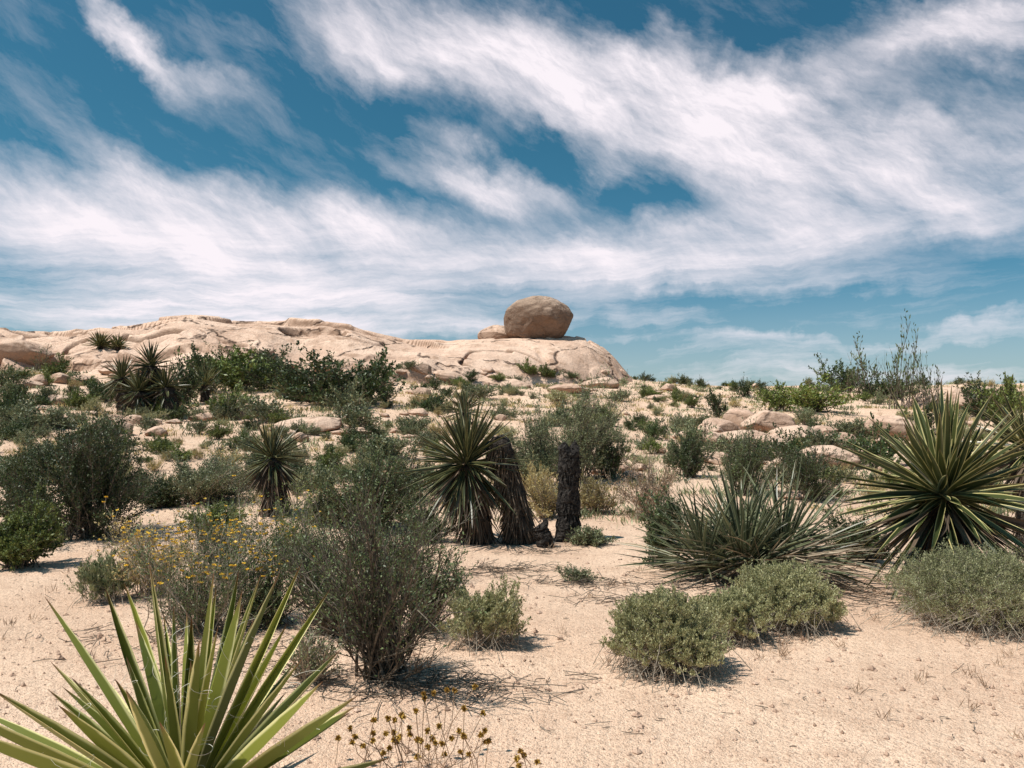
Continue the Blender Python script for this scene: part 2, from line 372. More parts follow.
# ------------------------------------------------ bushes
def bush(R,Hh,nst,ntw,nlf,leaf,asp=.45,twl=(.15,.35),jit=.06,sr=.006,tstart=.3,up=.3,rpow=.55,spread=.8,lump=.35,core=0.15,seed=None,ldir=.6,lexp=.7):
    br=MB();lf=MB();sd=rng.uniform(0,99)
    phi=rng.uniform(0,2*np.pi,nst);r=rng.random(nst)**rpow
    e=np.stack([R*r*np.cos(phi),R*r*np.sin(phi),Hh*np.sqrt(np.clip(1-r**2*.93,0,1))],-1)
    u=nrm(e);lm=1-lump*.35+lump*vn(u[:,0]*2.2+sd,u[:,1]*2.2,u[:,2]*2.2)
    e=e*(lm*rng.uniform(.8,1.05,nst))[:,None]
    K=6;t=np.linspace(0,1,K)
    P=np.zeros((nst,K,3));b0=rng.normal(0,core*R,(nst,2))
    P[...,:2]=b0[:,None]+(e[:,None,:2]-b0[:,None])*t[None,:,None]**1.15
    P[...,2]=e[:,None,2]*t[None]**.85
    w=rng.normal(0,jit*R,(nst,K,3));w[:,0]=0;P+=np.cumsum(w,1)*.5
    P[...,2]=np.maximum(P[...,2],.0)
    tubes(br,P,sr*(1-.75*t)[None]*rng.uniform(.6,1.3,nst)[:,None],4)
    i=rng.integers(0,nst,ntw);tt=tstart+(1-tstart)*rng.random(ntw);k=tt*(K-1);k0=np.minimum(k.astype(int),K-2);f=(k-k0)[:,None]
    b=P[i,k0]*(1-f)+P[i,k0+1]*f
    d=nrm(nrm(P[i,-1]-P[i,0])+rng.normal(0,spread*.6,(ntw,3))+np.array([0,0,up]))
    L=R*rng.uniform(*twl,ntw)
    K2=4;t2=np.linspace(0,1,K2)
    Q=b[:,None]+d[:,None]*(L[:,None]*t2[None])[...,None]+np.cumsum(rng.normal(0,.03*R,(ntw,K2,3))*(t2>0)[None,:,None],1)*.5
    Q[...,2]=np.maximum(Q[...,2],.005)
    tubes(br,Q,sr*.35*(1-.7*t2)[None]*np.ones((ntw,1)),3)
    j=rng.integers(0,ntw,nlf)
    if lexp<.7:
        hz_=Q[:,-1,2]/max(Hh,1e-3);keep=rng.random(nlf)<sst(.15,.65,hz_[j]);j=j[keep];nlf=len(j)
    tt=rng.random(nlf)**lexp;k=tt*(K2-1);k0=np.minimum(k.astype(int),K2-2);f=(k-k0)[:,None]
    p=Q[j,k0]*(1-f)+Q[j,k0+1]*f
    dl=nrm(d[j]*ldir+rng.normal(0,.6,(nlf,3))+np.array([0,0,up*.5]))
    p=p+rng.normal(0,.012*R,(nlf,3));p[:,2]=np.maximum(p[:,2],.003)
    tr=rng.random(ntw)
    leaves(lf,p,dl,leaf*rng.uniform(.6,1.3,nlf),leaf*asp*rng.uniform(.7,1.2,nlf),rnd=np.clip(.65*tr[j]+.35*rng.random(nlf),0,1))
    return br,lf,Q[:,-1]
def merge(br,lf,bm_,lm,name):
    mb=MB()
    mb.V=br.V+lf.V;mb.C=br.C+lf.C;mb.F=br.F+[f+br.n for f in lf.F]
    mb.M=[(0,n) for _,n in br.M]+[(1,n) for _,n in lf.M];mb.n=br.n+lf.n
    return mb.mesh(name,[bm_,lm])
def near_bush(name,px,row,w,h,bm_,lm,label,cat='shrub',flowers=0,**k):
    x,y,z=hit(px,row);s=y/F;R=w*s/2*1.15;y2=y+R*.6;x=x*y2/y;s=y2/F;R=w*s/2*1.05;y=y2
    hh=h*s*.90
    br,lf,tips=bush(R,hh,**k)
    parts=[('branches',br.mesh('branches',[bm_])),('foliage',lf.mesh('foliage',[lm]))]
    if flowers:
        fb=MB();sel=tips[rng.integers(0,len(tips),flowers)]
        sel=sel[sel[:,2]>hh*.4]
        st=np.stack([sel,sel+np.array([0,0,.05])+rng.normal(0,.015,sel.shape),sel+np.array([0,0,.10])+rng.normal(0,.03,sel.shape)],1)
        tubes(fb,st,np.full((len(sel),3),.0016),3,m=1)
        c=st[:,-1]
        for a in range(9):
            an=a/9*2*np.pi
            dv=np.tile([math.cos(an),math.sin(an),.35],(len(c),1))+rng.normal(0,.25,(len(c),3))
            leaves(fb,c,dv,np.full(len(c),.020),np.full(len(c),.013))
        parts.append(('flowers',fb.mesh('flowers',[M['flower'],M['twig']])))
    return thing(name,(x,y,float(top(x,y))-.01),parts,label,cat)
mat=dict(nst=600,ntw=4200,nlf=78000,leaf=.0145,asp=.55,twl=(.06,.12),tstart=.68,up=1.0,rpow=.5,spread=.35,lump=.16,core=.40,sr=.0025,ldir=1.1,jit=.03)
near_bush('mat_shrub',668,684,126,86,M['twig'],M['pale'],'dense low pale green mat shrub on bare sand',**mat)
near_bush('mat_shrub',784,636,118,70,M['twig'],M['pale'],'low pale olive mat shrub spreading beside the narrow-leaved yucca',**mat)
near_bush('mat_shrub',728,648,90,56,M['twig'],M['pale'],'small yellowish mat shrub between two larger ones',**{**mat,'nst':300,'ntw':2200,'nlf':38000})
near_bush('mat_shrub',985,640,185,80,M['twig'],M['paledark'],'wide grey-green mat shrub growing under a large yucca',**{**mat,'nlf':90000,'ntw':5000,'nst':800})
near_bush('mat_shrub',486,655,108,66,M['twig'],M['pale'],'grey-green low shrub beside a bare twiggy bush',**{**mat,'nst':200,'ntw':1700,'nlf':24000,'leaf':.017,'lump':.5,'twl':(.12,.25)})
near_bush('grey_shrub',105,607,66,48,M['twig'],M['grey'],'small grey-green spiky shrub alone on sand',**{**mat,'nst':120,'ntw':700,'nlf':9000,'leaf':.035,'asp':.25,'tstart':.3,'twl':(.15,.3)})
tw=dict(nst=80,ntw=1200,nlf=10500,leaf=.024,asp=.45,twl=(.2,.6),tstart=.25,up=.35,rpow=.55,lump=1.0,sr=.009,core=.10,lexp=.6)
near_bush('twiggy_bush',385,702,195,185,M['twigdark'],M['airy'],'tall open twiggy bush of grey bare stems',**{**tw,'nlf':9000})
near_bush('twiggy_bush',425,640,95,115,M['twigdark'],M['airy'],'airy green bush growing beside a trunked yucca',**tw)
near_bush('twiggy_bush',335,645,120,110,M['twigdark'],M['airy'],'open green shrub with thin leafy twigs',**tw)
near_bush('twiggy_bush',390,595,140,115,M['twigdark'],M['airy'],'tall airy dark green bush with bare lower stems',**tw)
near_bush('twiggy_bush',315,600,100,80,M['twigdark'],M['airy'],'airy dark green shrub merging with a flowering bush',**tw)
near_bush('twiggy_bush',312,690,70,50,M['twig'],M['grey'],'low grey twiggy shrub in front of a taller bush',**{**tw,'nst':50,'ntw':500,'nlf':2000})
fl=dict(nst=75,ntw=1000,nlf=9500,leaf=.025,asp=.42,twl=(.15,.45),tstart=.3,up=.5,lump=1.0,sr=.0055)
near_bush('brittlebush',200,650,185,112,M['twig'],M['airy'],'grey-green brittlebush dotted with small yellow flowers',flowers=200,**fl)
near_bush('brittlebush',268,635,115,108,M['twigdark'],M['airy'],'brittlebush with yellow flower heads on thin stems',flowers=140,**fl)
near_bush('brittlebush',155,602,105,75,M['twig'],M['ochre'],'ochre flowering brittlebush with drying stems',flowers=150,**{**fl,'nlf':5000})
near_bush('brittlebush',290,570,100,66,M['twig'],M['green'],'green brittlebush with a few yellow flowers',flowers=50,**fl)
near_bush('brittlebush',225,585,110,62,M['twig'],M['airy'],'low brittlebush with scattered yellow flower heads',flowers=130,**{**fl,'nlf':7000})
cr=dict(nst=90,ntw=1500,nlf=22000,leaf=.034,asp=.48,twl=(.15,.35),tstart=.3,up=.3,lump=.6,sr=.009)
sm_=dict(cr);sm_.update(nst=60,ntw=900,nlf=11000)
near_bush('creosote_bush',85,546,160,112,M['twigdark'],M['creo'],'dense dark green creosote bush on sand',**{**cr,'nlf':32000,'ntw':2000})
near_bush('creosote_bush',28,540,80,84,M['twigdark'],M['creo'],'dark green creosote bush beside a larger one',**sm_)
near_bush('green_bush',18,574,84,74,M['twigdark'],M['green'],'bright green leafy bush beside a darker one',**{**sm_,'nlf':16000})
near_bush('grey_shrub',205,510,120,48,M['twig'],M['grey'],'low wide grey-green shrub on the slope',**cr)
near_bush('grey_shrub',160,512,66,34,M['twigdark'],M['creo'],'low dark shrub beside a wide grey shrub',**sm_)
near_bush('green_bush',222,542,80,34,M['twig'],M['green'],'low green herb-like shrub on sand',**sm_)
near_bush('grey_shrub',370,538,120,70,M['twigdark'],M['airy'],'grey-green leafy shrub beside the trunked yucca',**cr)
near_bush('creosote_bush',400,505,90,54,M['twigdark'],M['creo'],'dark green creosote bush behind a grey shrub',**sm_)
near_bush('grey_shrub',328,530,60,30,M['twig'],M['grey'],'low grey shrub between brittlebush and yucca',**sm_)
near_bush('grey_shrub',428,545,60,54,M['twigdark'],M['airy'],'grey-green shrub touching a trunked yucca',**sm_)
near_bush('grey_shrub',535,492,90,80,M['twigdark'],M['grey'],'grey-green shrub directly behind dead yucca trunks',**cr)
near_bush('grey_shrub',575,488,120,98,M['twigdark'],M['grey'],'large rounded grey-green shrub behind charred stumps',**cr)
near_bush('creosote_bush',607,482,60,54,M['twigdark'],M['creo'],'dark green bush next to a grey shrub',**sm_)
near_bush('dry_bush',648,524,74,74,M['twig'],M['dry'],'brown dried-out twiggy bush on sand',**{**sm_,'nlf':4500,'leaf':.03})
near_bush('grey_shrub',664,570,80,84,M['twigdark'],M['airy'],'grey-green upright shrub beside narrow yucca leaves',**sm_)
near_bush('mat_shrub',594,516,60,38,M['twig'],M['ochre'],'low straw-coloured shrub beside a dark stump',**{**sm_,'nlf':6000})
near_bush('grey_shrub',690,480,64,56,M['twigdark'],M['creo'],'dark grey-green shrub on the sandy slope',**sm_)
near_bush('grey_shrub',745,500,90,70,M['twigdark'],M['airy'],'grey-green shrub rising behind narrow yucca leaves',**sm_)
near_bush('creosote_bush',810,505,90,66,M['twigdark'],M['creo'],'dark green shrub behind yucca leaves',**sm_)
near_bush('creosote_bush',860,568,90,70,M['twigdark'],M['creo'],'dark shrub between two yucca clumps',**sm_)
near_bush('dry_bush',545,522,60,46,M['twig'],M['ochre'],'straw-coloured shrub between two dead trunks',**{**sm_,'nlf':5000})
near_bush('grey_shrub',590,548,50,14,M['twigdark'],M['grey'],'very low grey shrub at the foot of a stump',**{**sm_,'nlf':4000})

# ------------------------------------------------ yuccas
def fan(n,emin,emax,bias=1.0):
    phi=(np.arange(n)*2.39996+rng.normal(0,.12,n))
    u=((np.arange(n)+.5)/n)**bias
    el=np.radians(emin+(emax-emin)*u)+rng.normal(0,.09,n)
    return np.stack([np.cos(el)*np.cos(phi),np.cos(el)*np.sin(phi),np.sin(el)],-1)
def crown(mb,c,L,n,emin,emax,W,droop=.06,m=0,bias=1.,wob=.05,roll=.4,rad=.05,lr=(.6,1.1)):
    d=fan(n,emin,emax,bias)
    base=np.array(c)+d*rad+rng.normal(0,.02,(n,3))
    blades(mb,base,d,L*rng.uniform(lr[0],lr[1],n),W*rng.uniform(.75,1.2,n),droop*rng.uniform(0,2.6,n),m=m,wob=wob,roll=roll,twist=.25)
def trunk(mb,pts,r0,r1,shag=160,sl=.16,mt=0,md=1,sides=12,sw=.02,rj=.10,rag=0):
    pts=np.array(pts,float);K=24;t=np.linspace(0,1,K);tt=np.linspace(0,1,len(pts))
    P=np.stack([np.interp(t,tt,pts[:,i]) for i in range(3)],-1)
    R=r0+(r1-r0)*t;R=R*(1+rj*rng.normal(0,1,K));R[-1]*=.5
    tubes(mb,P[None],R[None],sides,mt,rnd=np.array([.5]))
    V=mb.V[-1]
    if rag: # ragged broken top and flared base
        f=(V[:,2]-V[:,2].min())/np.ptp(V[:,2])
        an=np.arctan2(V[:,1],V[:,0]-np.interp(f,[0,1],[P[0,0],P[-1,0]]))
        V[:,2]+=sst(.85,1,f)*rag*np.sin(an*2+1)+sst(.85,1,f)*rag*.6*np.sin(an*5)
        g=1+.35*np.exp(-f*9);V[:,0]=P[0,0]+(V[:,0]-P[0,0])*np.where(f<.3,g,1);V[:,1]*=np.where(f<.3,g,1)
        V[:]=V+.03*np.stack([fbm(V[:,0]*7+i,V[:,1]*7,V[:,2]*7,2) for i in range(3)],-1)
    V[:]=V+.014*np.stack([fbm(V[:,0]*18+i,V[:,1]*18,V[:,2]*18,2) for i in range(3)],-1)
    n=len(V);top_=np.arange(n-sides,n);mb.F.append((top_[None]+mb.n-n));mb.M.append((mt,1))
    if shag:
        k=rng.random(shag);p=np.stack([np.interp(k,t,P[:,i]) for i in range(3)],-1);rr=np.interp(k,t,R)
        ph=rng.uniform(0,2*np.pi,shag);o=np.stack([np.cos(ph),np.sin(ph),0*ph],-1)
        blades(mb,p+o*rr[:,None]*.9,o*.32+np.array([0,0,-1.])+rng.normal(0,.14,(shag,3)),sl*rng.uniform(.5,1.4,shag)*np.minimum(1,.3+k*2),np.full(shag,sw),np.zeros(shag),m=md,roll=.5,wob=.1)
def yucca(px,row,ccol,crow,L,W,n,label,em=(-25,88),mat='yuc',skirt=60,shag=160,tr=.07,name='yucca',droop=.06,bias=1.,sl=.16,sk=(-88,-25)):
    x,y,z=hit(px,row)
    parts=[]
    sz=ray(ccol,crow);cx=(ccol-px)/F*y;cz=CZ+sz[1]*y-z
    tm=MB();trunk(tm,[(0,0,-.1),(cx*.3,0,cz*.4),(cx,0,cz)],tr*1.15,tr,shag,sl)
    parts.append(('trunk',tm.mesh('trunk',[M['trunk'],M['dead']])))
    cm=MB();crown(cm,(cx,0,cz),L,n,em[0],em[1],W,droop,bias=bias)
    parts.append(('leaf_crown',cm.mesh('leaf_crown',[M[mat]])))
    if skirt:
        sm=MB();crown(sm,(cx,0,cz-.05),L*.85,skirt,sk[0],sk[1],W*.7,.03,wob=.1,roll=.6)
        parts.append(('dead_leaf_skirt',sm.mesh('dead_leaf_skirt',[M['dead']])))
    return thing(name,(x,y,z),parts,label,'yucca')
yucca(942,594,946,496,1.06,.062,200,'large dark green yucca with stiff yellow-edged leaves radiating',em=(-50,88),skirt=190,tr=.09,bias=.95,droop=.06,sk=(-88,-15))
yucca(1025,560,1032,450,.80,.052,110,'dark green yucca growing behind a larger one',em=(-40,88),skirt=70,tr=.09)
yucca(480,543,466,464,.90,.038,270,'trunked yucca with round spiky crown and hanging dead leaves',em=(-78,88),mat='yucdark',skirt=330,tr=.15,droop=.05,shag=400,sl=.4,sk=(-89,-40))
yucca(470,470,464,412,.62,.04,80,'smaller spiky yucca head rising behind another yucca',em=(-20,88),mat='yucdark',skirt=50,tr=.07)
yucca(277,515,271,458,.60,.034,140,'small yucca with dark trunk and hanging brown leaves',em=(-75,88),mat='yucdark',skirt=220,tr=.15,shag=300,sl=.25)
def stump(px,row,tx,trow,r,label,shag=420,sl=.13,sw=.02,md='trunk',mt='trunk',rag=0):
    x,y,z=hit(px,row);cz=CZ+ray(tx,trow)[1]*y-z;cx=(tx-px)/F*y
    mb=MB();trunk(mb,[(0,0,-.1),(cx*.2,0,cz*.35),(cx,0.02,cz)],r*1.1,r*.86,shag,sl,0,1,20,sw,.045,rag)
    obj('yucca_stump',mb.mesh('yucca_stump',[M[mt],M[md]]),loc=(x,y,z),label=label,category='dead yucca trunk')
stump(568,540,570,446,.15,'upright dark charred yucca trunk without leaves',620,.09,.018,'char','char',.07)
stump(521,543,498,436,.16,'leaning dead yucca trunk thatched with brown leaves',1300,.28,.018,'dead')
stump(546,547,540,526,.10,'short dark broken stump at the base of yucca trunks',120,.08,.016,'char','char',.04)
yucca(126,412,122,378,.85,.07,90,'dark yucca on the hillside among shrubs',em=(-75,88),mat='yucdark',skirt=60,tr=.25)
yucca(152,415,150,366,.85,.07,90,'dark spiky yucca standing in a hillside cluster',em=(-75,88),mat='yucdark',skirt=60,tr=.25)
yucca(172,418,165,388,.9,.07,90,'dark drooping yucca in a hillside cluster',em=(-80,88),mat='yucdark',skirt=60,tr=.25)
yucca(140,416,138,392,.9,.07,90,'low dark yucca among taller yuccas on the slope',em=(-60,88),mat='yucdark',skirt=60,tr=.25)
yucca(205,402,205,385,.9,.06,70,'green yucca low on the hillside',em=(-10,88),skirt=20,tr=.15)
yucca(285,398,285,392,.8,.06,60,'pale green yucca among dark shrubs',em=(0,88),skirt=0,tr=.1)
yucca(100,349,100,346,1.1,.09,100,'green yucca on top of the granite slab',em=(-5,80),skirt=0,tr=.15)
yucca(118,350,118,347,.9,.09,80,'small yucca on top of the granite slab',em=(-5,80),skirt=0,tr=.15)
yucca(545,376,545,374,.8,.06,60,'small green yucca on granite below a boulder',em=(0,88),skirt=0,tr=.1)
def nolina():
    x,y,z=hit(752,586);mb=MB()
    for (ox,oy,oz,n,L) in [(0,.1,.1,220,1.12),(-.35,.25,.08,150,1.0),(.42,.30,.12,190,1.15),(.10,.6,.3,110,1.0)]:
        d=fan(n,4,78,1.1);d[:,0]+=.04
        blades(mb,np.array([ox,oy,oz])+d*.05,d,L*rng.uniform(.5,1.12,n),.026*rng.uniform(.7,1.25,n),rng.uniform(0,.28,n),m=0,wob=.08,roll=.6,twist=.5)
    dm=MB();d=fan(360,-3,26);d[:,0]+=.25;blades(dm,np.array([.2,.2,.14])+d*.08,d,rng.uniform(.5,1.3,360),.018*np.ones(360),rng.uniform(.05,.25,360),wob=.12,roll=.6)
    thing('narrow_leaved_yucca',(x,y+.15,z),[('leaves',mb.mesh('leaves',[M['nol']])),('dead_leaves',dm.mesh('dead_leaves',[M['straw']]))],
      'sprawling grey-green yucca clump with long narrow leaves','yucca')
nolina()
def fg():
    x,y=(192-512)/F*3.2,3.2;z=float(top(x,y));mb=MB()
    n=66;d=fan(n,10,82,.95)
    d[:,0]=np.where(d[:,0]>0,d[:,0]*.85,d[:,0]*1.15);d=nrm(d)
    L=.90*rng.uniform(.70,1.1,n);L=np.where(d[:,0]>.45,L*.88,L);W=.044*rng.uniform(.75,1.25,n);dr=rng.uniform(0,.05,n)
    blades(mb,np.array([0,0,.04])+d*.07,d,L,W,dr,fold=.85,roll=.7,wob=.035,twist=.15)
    fb=MB();k=150;i=rng.integers(0,n,k);t=rng.uniform(.3,.85,k)
    p=np.array([0,0,.04])+d[i]*.07+d[i]*(L[i]*t)[:,None]-np.array([0,0,1.])*(dr[i]*L[i]*t**2)[:,None]
    sd=nrm(np.cross(d[i],np.array([0,0,1.])))*rng.choice([-1,1],k)[:,None];p=p+sd*(W[i]*.38)[:,None]
    tt=np.linspace(0,1,10);a=rng.uniform(.03,.11,k)
    curl=rng.uniform(1.5,5,k)[:,None]*tt[None]
    up=np.cross(sd,d[i])
    P=p[:,None]+sd[:,None]*(a[:,None]*np.sin(curl)*.6)[...,None]+up[:,None]*(a[:,None]*(1-np.cos(curl))*.4)[...,None]+d[i][:,None]*(a[:,None]*tt[None])[...,None]
    tubes(fb,P,np.full((k,10),.0007),3)
    thing('yucca',(x,y,z),[('leaf_crown',mb.mesh('leaf_crown',[M['yucfg']])),('leaf_fibres',fb.mesh('leaf_fibres',[M['fibre']]))],
      'bright green yucca rosette with yellow leaf margins and curly fibres','yucca')
fg()
def wild(px,row,n,hh,wd,label):
    x,y,z=hit(px,row);mb=MB();hd=MB()
    b=np.stack([rng.normal(0,wd*.3,n),rng.normal(0,wd*.2,n),0*np.arange(n)-.02],-1)
    tip=b+np.stack([rng.normal(0,wd*.3,n),rng.normal(0,wd*.2,n),hh*rng.uniform(.35,1.05,n)],-1)
    mid=(b+tip)/2+rng.normal(0,.02,(n,3));P=np.stack([b,(b+mid)/2,mid,(mid+tip)/2,tip],1)
    tubes(mb,P,np.full((n,5),.0018),4)
    for a in range(34):
        dv=nrm(rng.normal(0,1,(n,3))+np.array([0,0,.3]));leaves(hd,tip-dv*.002,dv,np.full(n,.020),np.full(n,.012))
    thing('dried_wildflower',(x,y,z),[('stems',mb.mesh('stems',[M['dry']])),('seed_heads',hd.mesh('seed_heads',[M['seed']]))],label,'wildflower')
wild(415,775,26,.34,.45,'dried wildflower with round brown seed heads')
wild(375,768,12,.28,.3,'dried wildflower with orange-brown heads on thin stems')
wild(455,785,16,.26,.35,'thin-stemmed dried wildflower on sand')
wild(528,778,4,.14,.08,'tiny dry wildflower with two brown heads')

# ------------------------------------------------ hillside shrubs
def lod(lm,bm_,n=3,Hh=.85,**k):
    out=[]
    for i in range(n):
        kk=dict(nst=36,ntw=300,nlf=3200,leaf=.085,asp=.5,twl=(.2,.42),tstart=.3,up=.3,lump=.75,sr=.012);kk.update(k)
        br,lf,_=bush(1.0,Hh,**kk);out.append(merge(br,lf,bm_,lm,'shrub'))
    return out
KIN={
 'creo':('creosote_bush',lod(M['creo'],M['twigdark'],4,1.0),'dark green creosote bush on the sandy hillside','dark creosote bushes across the hillside'),
 'green':('green_bush',lod(M['green'],M['twigdark'],3),'green leafy bush on the sandy hillside','green bushes across the hillside'),
 'grey':('grey_shrub',lod(M['grey'],M['twig'],4,.7),'grey-green sage shrub on the sandy hillside','grey-green shrubs across the hillside'),
 'pale':('mat_shrub',lod(M['pale'],M['twig'],3,.6,nlf=4000,leaf=.06,up=.7),'pale low shrub on the sandy hillside','pale low shrubs across the hillside'),
 'ochre':('dry_shrub',lod(M['ochre'],M['twig'],3,.6,nlf=3000,leaf=.06,up=.7),'straw-coloured dry shrub on the sandy hillside','dry shrubs across the hillside'),
 'bare':('sparse_bush',lod(M['airy'],M['twigdark'],2,1.2,nst=16,ntw=90,nlf=260,up=.9,tstart=.25,sr=.016),'tall sparse bush with bare upright stems','tall sparse bushes on the ridge')}
def put(kind,px,row,w,h,lab=None):
    nm,ms,lb,gp=KIN[kind];x,y,z=hit(px,row);s=y/F
    y2=y+w*s*.2;x=x*y2/y
    o=obj(nm,ms[rng.integers(len(ms))],loc=(x,y2,float(top(x,y2))-.03*h*s),label=lab or lb,category='shrub',group=gp)
    base={'creo':1.,'green':.85,'grey':.7,'pale':.6,'ochre':.6,'bare':1.2}[kind]
    o.scale=(w*s/2*1.05,w*s/2*1.05,h*s/base*.88);o.rotation_euler=(0,0,rng.uniform(0,6.28));return o
for a in [('green',240,392,110,42),('creo',260,385,70,38),('creo',330,408,120,52),('creo',365,405,80,50),('creo',300,402,70,42),('creo',280,392,70,34),('green',225,420,80,36),('grey',262,424,60,24),('grey',350,412,60,26),
  ('creo',205,395,50,44),('creo',185,405,50,46),('creo',225,380,60,30),('creo',270,374,60,26),('creo',95,400,50,24),('grey',355,430,56,24),('grey',30,432,70,24),('creo',15,410,46,28),('green',55,382,50,24),('grey',105,440,50,20),
  ('creo',10,425,50,34),('grey',60,430,50,18),('creo',385,402,34,26),('creo',330,374,30,16),('creo',435,390,20,14),('green',530,380,34,16),('creo',718,418,30,26),('green',550,382,30,14),
  ('creo',745,398,24,20),('creo',766,400,22,14),('green',812,414,90,38),('green',780,412,50,28),('creo',845,392,60,36),('bare',862,398,60,64),('bare',900,410,50,92),('bare',915,410,40,80),('bare',930,412,40,66),('creo',893,400,60,30),
  ('creo',985,420,60,38),('creo',960,412,60,30),('green',1010,425,60,46),('creo',655,440,30,24),('grey',690,462,60,34),('creo',640,425,24,12),
  ('grey',740,470,50,34),('creo',790,462,60,34),('grey',820,455,56,24),('creo',880,470,70,50),('grey',850,440,60,20),('creo',920,440,50,30),
  ('grey',415,435,50,18),('grey',390,460,70,24),('ochre',440,440,40,16),('green',330,470,50,20),('pale',300,490,50,18),('green',110,470,50,18),('grey',40,470,60,24),
  ('creo',60,470,50,22),('creo',15,505,60,50),('grey',140,500,50,24),('green',160,455,40,16),('ochre',230,470,50,18),('pale',505,440,50,14),('grey',600,440,40,18),
  ('ochre',535,500,40,34),('grey',700,430,40,14),('pale',640,470,40,14),('bare',40,372,30,24),('creo',5,390,40,24),('creo',645,392,14,8),('creo',607,384,18,8),
  ('grey',480,400,50,14),('pale',560,405,50,12),('grey',620,402,34,10),('pale',590,425,40,12),('grey',500,420,40,14),('ochre',420,405,36,10),('ochre',360,395,40,10),
  ('creo',735,392,14,10),('creo',700,388,12,10),('creo',760,388,14,8),('grey',575,584,46,14),
  ('creo',470,384,24,10),('green',500,384,22,8),('creo',570,382,20,8),('grey',455,386,30,9),('creo',595,384,18,8),('grey',410,380,26,9)]:
    put(*a)
cnt={};k=0;tot_=0
kinds=['creo','green','green','grey','grey','creo','pale','pale','ochre','grey']
while tot_<820 and k<20000:
    k+=1
    px=rng.uniform(-60,1090);row=rng.uniform(376,510)
    x,y,z=hit(px,row)
    if y<13.5 or y>64:continue
    g=float(ground(x,y))
    if z>g+.05 and rng.random()<.93:continue
    if 470<px<700 and row>470:continue
    if y<22 and rng.random()<(.2 if px<450 else .45):continue
    if vn(x*.22+40,y*.22)<-.2:continue
    w=rng.uniform(.32,1.08)**1.3*F/y*(1.2 if row<430 else .8)
    kd=kinds[rng.integers(len(kinds))]
    if cnt.get(kd,0)>215:continue
    if kd in('pale','ochre'):w*=.75
    put(kd,px,row,w,w*rng.uniform(.38,.58));cnt[kd]=cnt.get(kd,0)+1;tot_+=1

# ------------------------------------------------ ground litter
def litter():
    n=22000;y=2.6+rng.random(n)**1.6*28;x=rng.uniform(-.8,.8,n)*y
    s=rng.lognormal(-5.3,.6,n)*(1+.03*y);s=np.clip(s,.002,.028);z=ground(x,y)
    O=np.array([[1,0,0],[0,1,0],[-1,0,0],[0,-1,0],[0,0,.8],[0,0,-.8]],float)
    V=O[None]*s[:,None,None]*rng.uniform(.6,1.3,(n,6,1))+np.stack([x,y,z+s*.2],-1)[:,None]
    Fq=np.array([[0,1,4],[1,2,4],[2,3,4],[3,0,4],[1,0,5],[2,1,5],[3,2,5],[0,3,5]])
    mb=MB();mb.add(V,(Fq[None]+np.arange(n)[:,None,None]*6).reshape(-1,3),(0,0,0))
    obj('gravel',mb.mesh('gravel',[M['smallrock']]),kind='stuff')
    n=1300;y=4+rng.random(n)**1.1*18;x=rng.uniform(-.7,.7,n)*y
    m=fbm(x*.5,y*.5)>.05;x=x[m];y=y[m];n=len(x)
    a=rng.uniform(0,6.28,n);L=rng.lognormal(-3.2,.7,n);L=np.clip(L,.02,.3);z=ground(x,y)+.006
    p=np.stack([x,y,z],-1);d=np.stack([np.cos(a),np.sin(a),rng.uniform(0,.25,n)],-1)*L[:,None]
    P=np.stack([p,p+d*.5+rng.normal(0,.006,(n,3)),p+d],1);P[...,2]=np.maximum(P[...,2],z[:,None])
    mb=MB();tubes(mb,P,np.full((n,3),.0022),3)
    for (px,row,nn,sp_) in [(500,572,160,.35),(575,585,90,.25),(620,602,70,.25),(430,690,220,.35),(700,590,120,.4),(850,600,140,.5),(540,552,80,.25),(250,660,120,.4),(150,640,80,.4)]:
        X0,Y0,Z0=hit(px,row);x=X0+rng.normal(0,sp_,nn);y=Y0+rng.normal(0,sp_*.5,nn);z=ground(x,y)+rng.uniform(.004,.04,nn)
        a=rng.uniform(0,6.28,nn);L=rng.uniform(.05,.28,nn);p=np.stack([x,y,z],-1);d=np.stack([np.cos(a),np.sin(a),rng.uniform(-.05,.2,nn)],-1)*L[:,None]
        P=np.stack([p,p+d*.5+rng.normal(0,.012,(nn,3)),p+d],1);P[...,2]=np.maximum(P[...,2],ground(P[...,0],P[...,1])+.003)
        tubes(mb,P,np.full((nn,3),.0028),3)
    obj('fallen_twigs',mb.mesh('fallen_twigs',[M['twigdark']]),kind='stuff')
    def tufts(name,mt,nt_,q,y0,y1,thr,hgt,wd,sprd,s0):
        y=y0+rng.random(nt_)**1.1*(y1-y0);x=rng.uniform(-.75,.75,nt_)*y
        m=(fbm(x*.3+s0,y*.3)>thr)&((rocktop(x,np.maximum(y,30))<ground(x,y)+.1)|(y<44));x=x[m];y=y[m]
        X=np.repeat(x,q)+rng.normal(0,sprd,len(x)*q)*(1+np.repeat(y,q)*.02);Y=np.repeat(y,q)+rng.normal(0,sprd,len(x)*q)*(1+np.repeat(y,q)*.02);Z=ground(X,Y)
        d=rng.normal(0,.5,(len(X),3));d[:,2]=np.abs(d[:,2])+.5
        mb=MB();leaves(mb,np.stack([X,Y,Z],-1),d,rng.uniform(.4,1.1,len(X))*hgt*(1+Y*.02),wd*(1+Y*.05),rnd=np.repeat(rng.random(len(x)),q))
        obj(name,mb.mesh(name,[M[mt]]),kind='stuff')
    tufts('dry_grass','dry',900,14,4,44,0,.10,.004,.02,7)
    tufts('ground_cover','ochre',1500,26,13,62,-.05,.12,.012,.10,17)
    tufts('low_herbs','grey',2000,30,12,62,-.05,.14,.014,.13,27)
litter()

